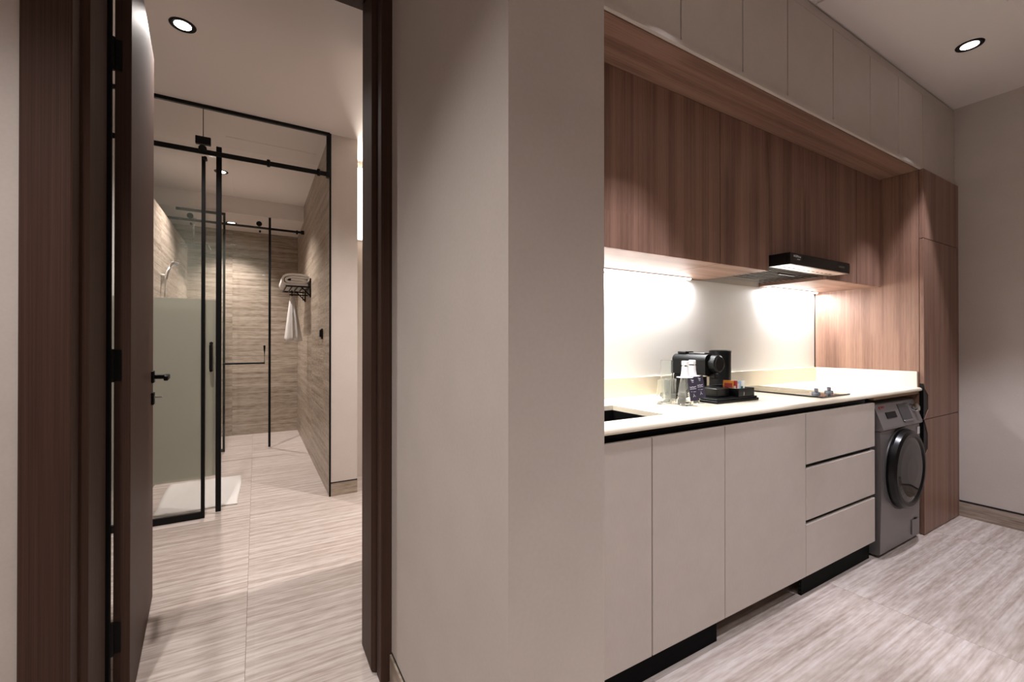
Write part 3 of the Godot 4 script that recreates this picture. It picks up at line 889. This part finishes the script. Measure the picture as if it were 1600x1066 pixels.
func kitchen_upper() -> void:
	var yb := 1.503
	var zw := -1.22
	var g := "walnut wall cupboards"
	var doors := [[0.636, 0.988, yb, "walnut wall cupboard against the wall end"], [0.992, 1.795, yb, "widest walnut wall cupboard above the worktop bottles"], [1.799, 2.181, yb, "walnut wall cupboard beside the cooker hood on the sink side"], [2.749, 3.109, yb, "walnut wall cupboard behind the printed end of the cooker hood"], [3.113, 3.438, yb, "narrow walnut wall cupboard in the corner by the end panel"]]
	var i := 0
	for d in doors:
		var t := thing("wall_cupboard", d[3], "cupboard", Vector3((d[0] + d[1]) * 0.5, d[2], -1.4), g)
		bx(t, "body", d[0], d[2] + 0.001, -1.6, d[1], 2.165, zw - 0.020, M.wood_lying)
		bx(t, "door", d[0], d[2], zw - 0.019, d[1], 2.186, zw, M["wood%d" % (i % 4)], 0.001)
		i += 1
	var h := thing("wall_cupboard", "short walnut two-door wall cupboard above the black cooker hood", "cupboard", Vector3(2.465, 1.58, -1.4), g)
	bx(h, "body", 2.1845, 1.583, -1.6, 2.7455, 2.165, zw - 0.020, M.wood_lying)
	bx(h, "door", 2.1845, 1.5825, zw - 0.019, 2.4725, 2.186, zw, M.wood1, 0.001)
	bx(h, "door", 2.4755, 1.5825, zw - 0.019, 2.7455, 2.186, zw, M.wood2, 0.001)
	# lying panel under the top cupboards
	var sf := thing("soffit_panel", "walnut panel on the underside of the beige top cupboards", "panel", Vector3(2.0, 2.188, -1.14))
	bx(sf, "board", 0.636, 2.188, -1.60, 3.438, 2.204, -1.0335, M.wood_lying)
	var lip := thing("cupboard_lip", "thin beige lip strip along the bottom of the top cupboards", "trim strip", Vector3(2.0, 2.19, -1.03))
	bx(lip, "strip", 0.636, 2.191, -1.033, 3.492, 2.213, -1.020, M.beige, 0.002)
	var seams := [0.636, 1.296, 1.662, 1.989, 2.389, 2.786, 3.141, 3.495, 4.038]
	var where := ["next to the wall end", "second along from the wall end", "third along from the wall end", "fourth along from the wall end, above the hood", "fifth along from the wall end", "third along from the room corner", "second along from the room corner", "in the room corner above the tall walnut cupboard"]
	for k in 8:
		var t := thing("top_cupboard", "beige top cupboard under the ceiling, " + where[k], "cupboard", Vector3((seams[k] + seams[k + 1]) * 0.5, 2.215, -1.3), "beige top cupboards under the ceiling")
		var y0 := 2.2145 if k < 7 else 2.197
		bx(t, "body", seams[k] + 0.001, maxf(y0, 2.206), -1.6, seams[k + 1] - 0.001, 2.655, -1.050, M.carcass_gap_shade)
		bx(t, "door", seams[k] + 0.0028, y0, -1.049, seams[k + 1] - 0.0028, 2.658, ZF, M.beige, 0.0012)
	var co := thing("ceiling_filler", "beige filler strip between the top cupboards and the ceiling", "trim strip", Vector3(2.3, 2.66, -1.04))
	bx(co, "strip", 0.636, 2.6605, -1.055, 4.038, 2.7035, -1.032, M.beige, 0.001)
	# cooker hood
	var hd := thing("cooker_hood", "slim black pull-out cooker hood with steel baffle underside", "cooker hood", Vector3(2.486, 1.522, -1.36))
	var oo := Vector3(2.486, 1.522, -1.36)
	bx(hd, "front", 2.188, 1.524, -1.140, 2.785, 1.580, -1.124, M.black_gloss, 0.001)
	bx(hd, "side_panel", 2.186, 1.524, -1.59, 2.194, 1.580, -1.1405, M.black_gloss, 0.0)
	bx(hd, "side_panel", 2.7385, 1.524, -1.59, 2.7465, 1.580, -1.2195, M.black_gloss, 0.0)
	bx(hd, "top_plate", 2.194, 1.572, -1.59, 2.7385, 1.580, -1.1405, M.black, 0.0)
	bx(hd, "front_tray", 2.194, 1.524, -1.225, 2.78, 1.528, -1.1405, M.steel, 0.0)
	for k in 11:
		bx(hd, "front_slot", 2.24 + 0.046 * k, 1.5234, -1.188, 2.262 + 0.046 * k, 1.5242, -1.183, M.seam)
	bx(hd, "filter_back", 2.194, 1.545, -1.59, 2.7385, 1.549, -1.2255, M.seam, 0.0)
	for k in 11:
		var z := -1.240 - 0.0325 * k
		var sl := bx(hd, "baffle_slat", 2.196, 1.522, z - 0.0065, 2.7365, 1.524, z + 0.0065, M.steel, 0.0008)
		sl.rotation.x = 0.35
	bx(hd, "filter_grip", 2.40, 1.5145, -1.30, 2.56, 1.5215, -1.288, M.black, 0.002)
	var ink := rgb(215, 215, 215)
	var logo := marks_texture(96, 40, rgb(12, 12, 13), ink, [[4, 4, 3, 14], [11, 4, 3, 14], [4, 10, 10, 3], [18, 4, 3, 14], [25, 4, 9, 3], [25, 10, 9, 3], [25, 15, 9, 3], [25, 4, 3, 9], [38, 4, 3, 14], [38, 4, 9, 3], [38, 10, 9, 3], [45, 4, 3, 14], [52, 8, 9, 3], [52, 15, 9, 3], [58, 8, 3, 10], [52, 11, 3, 6], [66, 8, 3, 10], [66, 15, 9, 3], [72, 8, 3, 10], [40, 27, 4, 6], [46, 27, 8, 2], [46, 31, 8, 2], [57, 27, 3, 6], [62, 27, 8, 2], [62, 27, 3, 6]])
	var lm := plain("hood print", Color.WHITE, 0.2)
	lm.albedo_texture = logo
	put(hd, "logo_print", print_quad(Vector3(2.215, 1.574, -1.1236) - oo, Vector3(0.085, 0, 0), Vector3(0, -0.030, 0)), lm)
	var ctl := marks_texture(96, 24, rgb(12, 12, 13), rgb(190, 190, 190), [[6, 10, 3, 3], [14, 10, 6, 2], [22, 7, 8, 8], [24, 9, 4, 4, rgb(12, 12, 13)], [36, 6, 2, 10], [42, 8, 8, 2], [42, 12, 8, 2], [56, 6, 8, 8], [58, 8, 4, 8, rgb(12, 12, 13)], [70, 6, 2, 12], [70, 6, 8, 2], [78, 8, 2, 6]])
	var cm := plain("hood print", Color.WHITE, 0.2)
	cm.albedo_texture = ctl
	put(hd, "control_print", print_quad(Vector3(2.655, 1.560, -1.1236) - oo, Vector3(0.08, 0, 0), Vector3(0, -0.018, 0)), cm)
	led_strip(0.70, 2.05, 1.503, -1.570, "thin white strip light under the wall cupboards above the sink", 2.1)
	led_strip(2.80, 3.40, 1.503, -1.570, "thin white strip light under the corner wall cupboards past the hood", 1.15)

func tall_and_washer() -> void:
	var zt := -1.012
	var ep := thing("end_panel", "walnut side panel between the worktop and the tall cupboard", "panel", Vector3(3.45, 0, -1.3))
	bx(ep, "board", 3.440, 0.0, -1.603, 3.458, 2.187, -1.0345, M.wood3)
	var t := thing("tall_cupboard", "tall walnut cupboard in the room corner with black finger cut-outs", "cupboard", Vector3(3.75, 0, -1.3))
	var oo := Vector3(3.75, 0, -1.3)
	bx(t, "body", 3.4585, 0.012, -1.603, 4.036, 2.19, -1.0325, M.black)
	bx(t, "cut_out_backing", 3.4405, 0.44, -1.0342, 3.53, 0.93, -1.0326, M.black)
	var xa := 3.4405
	var xb := 4.037
	var ya := 0.689
	var up := PackedVector2Array([Vector2(xa, 1.778), Vector2(xb, 1.778), Vector2(xb, 2.192), Vector2(xa, 2.192)])
	var midp := PackedVector2Array([Vector2(xa, 0.905), Vector2(xa + 0.012, 0.872), Vector2(3.506, 0.835), Vector2(3.506, 0.745), Vector2(xa + 0.004, ya + 0.003), Vector2(xb, ya + 0.003), Vector2(xb, 1.774), Vector2(xa, 1.774)])
	var low := PackedVector2Array([Vector2(xa, 0.006), Vector2(xb, 0.006), Vector2(xb, ya - 0.001), Vector2(xa + 0.004, ya - 0.001), Vector2(3.498, 0.600), Vector2(3.498, 0.508), Vector2(xa, 0.462)])
	for p in [[up, 1], [midp, 3], [low, 3]]:
		put(t, "door", extrude(p[0], -1.0318, zt, 0), M["wood%d" % p[1]], Vector3(-oo.x, -oo.y, -oo.z))
	var ins_up := PackedVector2Array([Vector2(xa, 0.905), Vector2(xa + 0.012, 0.872), Vector2(3.506, 0.835), Vector2(3.506, 0.745), Vector2(xa + 0.004, ya + 0.003), Vector2(xa, ya + 0.003)])
	var ins_low := PackedVector2Array([Vector2(xa, ya - 0.001), Vector2(xa + 0.004, ya - 0.001), Vector2(3.498, 0.600), Vector2(3.498, 0.508), Vector2(xa, 0.462)])
	for p in [ins_up, ins_low]:
		put(t, "finger_pull", extrude(p, -1.0316, -1.0145, 0), M.black, -oo)
	# washing machine
	var w := thing("washing_machine", "silver grey front-loading washing machine under the worktop end", "washing machine", Vector3(3.15, 0, -1.3))
	var wo := Vector3(3.15, 0, -1.3)
	var x0 := 2.862
	var x1 := 3.388
	var body := PackedVector2Array([Vector2(-1.57, 0.014), Vector2(-1.030, 0.014), Vector2(-1.022, 0.02), Vector2(-1.016, 0.30), Vector2(-1.016, 0.55), Vector2(-1.020, 0.672), Vector2(-1.03, 0.676), Vector2(-1.57, 0.676)])
	put(w, "body", extrude(body, x0, x1, 1), M.washer, -wo)
	var pan := PackedVector2Array([Vector2(-1.57, 0.678), Vector2(-1.010, 0.678), Vector2(-1.004, 0.684), Vector2(-1.005, 0.694), Vector2(-1.046, 0.812), Vector2(-1.054, 0.817), Vector2(-1.57, 0.817)])
	put(w, "control_panel", extrude(pan, x0 - 0.004, x1 + 0.002, 1), M.washer, -wo)
	for x in [x0 + 0.05, x1 - 0.05]:
		for z in [-1.08, -1.52]:
			put(w, "foot", lathe([Vector2(0, 0), Vector2(0.02, 0), Vector2(0.018, 0.0145), Vector2(0, 0.0145)], 16), M.black, Vector3(x, 0, z) - wo)
	var dr := Node3D.new()
	dr.name = "door"
	w.add_child(dr, true)
	dr.position = Vector3(3.128, 0.448, -1.017) - wo
	dr.scale = Vector3.ONE * 0.93
	dr.rotation.x = PI / 2
	put(dr, "seat_ring", lathe([Vector2(0.246, 0.0), Vector2(0.243, 0.006), Vector2(0.225, 0.004)], 64), M.washer_dark)
	put(dr, "bezel", lathe([Vector2(0.234, 0.0), Vector2(0.236, 0.018), Vector2(0.230, 0.040), Vector2(0.215, 0.050), Vector2(0.198, 0.050), Vector2(0.190, 0.044)], 64), M.black_gloss)
	put(dr, "door_glass", lathe([Vector2(0.1905, 0.044), Vector2(0.16, 0.049), Vector2(0.08, 0.053), Vector2(0.0, 0.054)], 64), plain("smoked glass", rgb(28, 27, 27), 0.06))
	# fittings on the sloping panel
	var pn := Node3D.new()
	pn.name = "panel_fittings"
	w.add_child(pn, true)
	pn.position = Vector3(0, 0.753, -1.0255) - Vector3(0, 0, wo.z)
	pn.rotation.x = -atan2(0.041, 0.118)
	put(pn, "display", box_mesh(Vector3(0.125, 0.034, 0.004), 0.001), M.black, Vector3(3.015 - wo.x, 0.0, 0.001))
	put(pn, "drawer_recess", box_mesh(Vector3(0.135, 0.100, 0.004), 0.002), M.washer_dark, Vector3(3.200 - wo.x, 0.0, 0.001))
	put(pn, "drawer_grip", box_mesh(Vector3(0.13, 0.012, 0.010), 0.003), M.washer, Vector3(3.200 - wo.x, -0.048, 0.004))
	var kn := put(pn, "dial", lathe([Vector2(0, 0.036), Vector2(0.020, 0.028), Vector2(0.023, 0.025), Vector2(0.025, 0.0)], 36), M.chrome, Vector3(3.325 - wo.x, 0.016, 0.001))
	kn.rotation.x = PI / 2
	put(pn, "brand_mark", box_mesh(Vector3(0.012, 0.016, 0.001), 0.0), M.red, Vector3(2.908 - wo.x, 0.044, 0.001))
	for k in 4:
		put(pn, "brand_mark", box_mesh(Vector3(0.007, 0.009, 0.001), 0.0), M.red, Vector3(2.930 + 0.010 * k - wo.x, 0.047, 0.001))
	bx(w, "sticker", 3.352, 0.615, -1.0178, 3.382, 0.655, -1.0150, M.white)
	bx(w, "filter_flap", 3.27, 0.040, -1.0205, 3.375, 0.125, -1.0155, M.washer, 0.001)
	bx(w, "flap_notch", 3.308, 0.122, -1.0185, 3.336, 0.130, -1.0148, M.black)

# ------------------------------------------------------------------ things on the worktop
func bottle(at: Vector3, label: String, turn: float) -> void:
	var t := thing("water_bottle", label, "bottle", at, "water bottles on the worktop", turn)
	var outer := [Vector2(0.0, 0.0), Vector2(0.026, 0.0), Vector2(0.031, 0.004), Vector2(0.0325, 0.020), Vector2(0.031, 0.045), Vector2(0.026, 0.080), Vector2(0.019, 0.115), Vector2(0.0145, 0.140), Vector2(0.0135, 0.165), Vector2(0.0135, 0.172), Vector2(0.0, 0.172)]
	put(t, "glass_body", lathe(outer, 40), M.tumbler)
	put(t, "cap", lathe([Vector2(0.0, 0.190), Vector2(0.0135, 0.190), Vector2(0.015, 0.188), Vector2(0.015, 0.1725), Vector2(0.0, 0.1725)], 32), M.white)
	put(t, "neck_sleeve", lathe([Vector2(0.0145, 0.166), Vector2(0.0155, 0.145), Vector2(0.0195, 0.122), Vector2(0.020, 0.120)], 32), M.white)
	# hanging card with print
	var rects := [[22, 14, 10, 3], [30, 18, 12, 3], [26, 22, 16, 3], [28, 32, 12, 3]]
	for k in 9:
		rects.append([9 + 5 * k, 62 + (k * 7) % 4, 3, 6])
		rects.append([9 + 5 * k, 75 + (k * 5) % 3, 3, 5])
	rects.append_array([[14, 96, 8, 2], [30, 98, 18, 2], [30, 112, 2, 14], [26, 126, 12, 2], [24, 128, 2, 8], [38, 128, 2, 6]])
	var tex := marks_texture(64, 160, rgb(38, 33, 52), rgb(225, 225, 232), rects)
	var cm := plain("printed card", Color.WHITE, 0.6)
	cm.albedo_texture = tex
	var card := put(t, "hang_card", box_mesh(Vector3(0.040, 0.098, 0.0008), 0.0), plain("navy card", rgb(38, 33, 52), 0.6), Vector3(0.016, 0.073, 0.036))
	card.rotation = Vector3(-0.10, 0.0, 0.10)
	put(card, "card_print", print_quad(Vector3(-0.020, 0.049, 0.0006), Vector3(0.040, 0, 0), Vector3(0, -0.098, 0)), cm)
	put(t, "card_collar", lathe([Vector2(0.0155, 0.1205), Vector2(0.0365, 0.1195), Vector2(0.0365, 0.1205), Vector2(0.0155, 0.1215)], 28), M.white)

func glass(at: Vector3, label: String, r: float, h: float) -> void:
	var t := thing("drinking_glass", label, "glass", at, "drinking glasses on the worktop")
	put(t, "glass_body", lathe([Vector2(0, 0.0), Vector2(r * 0.92, 0.0), Vector2(r, 0.004), Vector2(r, h - 0.001), Vector2(r - 0.001, h), Vector2(r - 0.002, h - 0.001), Vector2(r - 0.002, 0.008), Vector2(0, 0.007)], 40), M.tumbler)

func worktop_things() -> void:
	var y := WT + 0.0005
	bottle(Vector3(1.588, y, -1.243), "small glass water bottle with white cap and navy card beside the tumblers", deg_to_rad(-24))
	bottle(Vector3(1.688, y, -1.285), "small glass water bottle with white cap and navy card beside the coffee tray", deg_to_rad(-20))
	glass(Vector3(1.560, y, -1.330), "clear glass tumbler behind the bottle with the small spoon", 0.030, 0.105)
	glass(Vector3(1.625, y, -1.355), "clear glass tumbler between the bottles and the coffee machine", 0.028, 0.105)
	glass(Vector3(1.712, y, -1.445), "tall clear glass standing behind the coffee machine end", 0.028, 0.184)
	# spoon
	var sp := thing("teaspoon", "small steel spoon lying in front of the tumblers", "spoon", Vector3(1.55, y, -1.285))
	put(sp, "handle", tube([Vector3(-0.03, 0.003, -0.03), Vector3(0.0, 0.004, 0.0), Vector3(0.025, 0.003, 0.012)], 0.0025), M.chrome)
	var bo := put(sp, "bowl", lathe([Vector2(0, 0.0), Vector2(0.008, 0.001), Vector2(0.012, 0.005), Vector2(0.0112, 0.005), Vector2(0.0, 0.002)], 20), M.chrome, Vector3(-0.038, 0.0005, -0.036))
	bo.scale = Vector3(1.3, 1.0, 0.9)
	# tray
	var tr := thing("serving_tray", "square black serving tray under the coffee machine", "tray", Vector3(1.89, y, -1.36))
	var o := Vector3(1.89, y, -1.36)
	put(tr, "base", box_mesh(Vector3(0.312, 0.011, 0.335), 0.002), M.black, Vector3(0, 0.0055, 0))
	put(tr, "rim", box_mesh(Vector3(0.302, 0.008, 0.325), 0.002), M.black, Vector3(0, 0.0152, 0))
	var ty := y + 0.0195
	# coffee machine
	var c := thing("coffee_machine", "compact black capsule coffee machine on the black tray", "coffee machine", Vector3(1.842, ty, -1.38))
	var co := Vector3(1.842, ty, -1.38)
	var x0 := -0.050
	var x1 := 0.050
	# upper body: rounded arch section extruded along z
	var arch := PackedVector2Array()
	arch.append(Vector2(x0, 0.098))
	for k in 9:
		var a := PI - PI * 0.5 * k / 8.0
		arch.append(Vector2(x0 + 0.030 + cos(a) * 0.030, 0.166 + sin(a) * 0.028))
	for k in 9:
		var a := PI * 0.5 - PI * 0.5 * k / 8.0
		arch.append(Vector2(x1 - 0.030 + cos(a) * 0.030, 0.166 + sin(a) * 0.028))
	arch.append(Vector2(x1, 0.098))
	put(c, "upper_body", extrude(arch, -0.100, 0.085, 0), M.black)
	put(c, "lower_body", box_mesh(Vector3(0.096, 0.0975, 0.125), 0.006), M.black, Vector3(0, 0.04875, -0.035))
	put(c, "water_tank", box_mesh(Vector3(0.060, 0.012, 0.05), 0.004), M.black_gloss, Vector3(0, 0.2003, -0.06))
	put(c, "trim_band", box_mesh(Vector3(0.0965, 0.006, 0.11), 0.001), M.chrome, Vector3(0, 0.094, 0.031))
	var hd := put(c, "brew_head", lathe([Vector2(0, 0.036), Vector2(0.036, 0.036), Vector2(0.040, 0.032), Vector2(0.041, 0.0), Vector2(0.0, 0.0)], 40), M.black, Vector3(0.004, 0.150, 0.0855))
	hd.rotation.x = PI / 2
	put(hd, "ring", lathe([Vector2(0.030, 0.0362), Vector2(0.033, 0.0370), Vector2(0.036, 0.0362)], 40), M.black_gloss)
	put(c, "spout", box_mesh(Vector3(0.030, 0.026, 0.028), 0.004), M.black_gloss, Vector3(0.004, 0.094, 0.094))
	put(c, "lever", box_mesh(Vector3(0.050, 0.008, 0.09), 0.003), M.black_gloss, Vector3(0, 0.1965, 0.02))
	put(c, "drip_tray", box_mesh(Vector3(0.092, 0.040, 0.110), 0.003), M.black_gloss, Vector3(0.004, 0.020, 0.0855))
	# tall canister
	var kn := thing("storage_canister", "tall black lidded canister behind the coffee machine", "canister", Vector3(2.205, y, -1.50))
	put(kn, "can", lathe([Vector2(0, 0), Vector2(0.053, 0), Vector2(0.055, 0.003), Vector2(0.055, 0.212), Vector2(0.0, 0.212)], 44), M.black)
	put(kn, "lid", lathe([Vector2(0.0, 0.228), Vector2(0.046, 0.228), Vector2(0.0565, 0.224), Vector2(0.0565, 0.2122), Vector2(0.0, 0.2122)], 44), M.black_gloss)
	# organiser with sachets
	var og := thing("sachet_organiser", "black open organiser box with dividers on the tray", "organiser", Vector3(1.968, ty, -1.29))
	var W := 0.124
	var L := 0.17
	put(og, "bottom", box_mesh(Vector3(W, 0.003, L), 0.0), M.black_gloss, Vector3(0, 0.0015, 0))
	for s in [-1.0, 1.0]:
		put(og, "side_wall", box_mesh(Vector3(0.003, 0.035, L), 0.0008), M.black_gloss, Vector3(s * (W / 2 - 0.0015), 0.0205, 0))
		put(og, "end_wall", box_mesh(Vector3(W - 0.006, 0.035, 0.003), 0.0008), M.black_gloss, Vector3(0, 0.0205, s * (L / 2 - 0.0015)))
	put(og, "divider", box_mesh(Vector3(0.003, 0.032, L - 0.006), 0.0), M.black_gloss, Vector3(-0.008, 0.019, 0))
	put(og, "divider", box_mesh(Vector3(W - 0.060, 0.032, 0.003), 0.0), M.black_gloss, Vector3(0.0265, 0.019, 0.0))
	var sac := [["orange", rgb(214, 132, 30), rgb(160, 40, 30)], ["red and white", rgb(176, 50, 40), rgb(230, 225, 215)], ["pale blue", rgb(170, 200, 225), rgb(240, 240, 240)], ["white and teal", rgb(236, 238, 236), rgb(40, 120, 110)]]
	for k in 4:
		var s := thing("tea_sachet", "small %s tea sachet leaning in the black organiser" % sac[k][0], "sachet", Vector3(1.914 + 0.009 * k, ty + 0.0035, -1.262 + 0.012 * k), "tea sachets in the organiser", deg_to_rad(20))
		var p := put(s, "packet", box_mesh(Vector3(0.003, 0.068, 0.046), 0.001), plain("foil paper", sac[k][1], 0.45), Vector3(0.0, 0.034, 0))
		p.rotation.z = -0.12 - 0.02 * k
		p.position.x = 0.005
		put(p, "packet_print", box_mesh(Vector3(0.0034, 0.022, 0.034), 0.0), plain("foil paper", sac[k][2], 0.45), Vector3(0, 0.010 - 0.012 * (k % 2), 0))
	# hob
	var hb := thing("glass_hob", "small black glass hob with two grey knobs set on the worktop", "hob", Vector3(2.50, y, -1.31))
	put(hb, "glass_plate", box_mesh(Vector3(0.285, 0.007, 0.49), 0.0015), plain("black ceramic glass", rgb(14, 13, 12), 0.04, 0.0, 0.55), Vector3(0, 0.0035, 0))
	for kx in [-0.03, 0.10]:
		var kb := put(hb, "knob", lathe([Vector2(0, 0.0), Vector2(0.020, 0.0), Vector2(0.018, 0.010), Vector2(0.0, 0.010)], 28), M.grey_plastic, Vector3(kx, 0.0072, 0.165))
		put(kb, "grip", box_mesh(Vector3(0.044, 0.020, 0.016), 0.003), M.grey_plastic, Vector3(0, 0.020, 0)).rotation.y = 0.5
	for kz in [-0.13, 0.03]:
		put(hb, "burner_ring", lathe([Vector2(0.075, 0.0), Vector2(0.077, 0.0004), Vector2(0.079, 0.0)], 48), M.washer_dark, Vector3(0, 0.0071, kz))
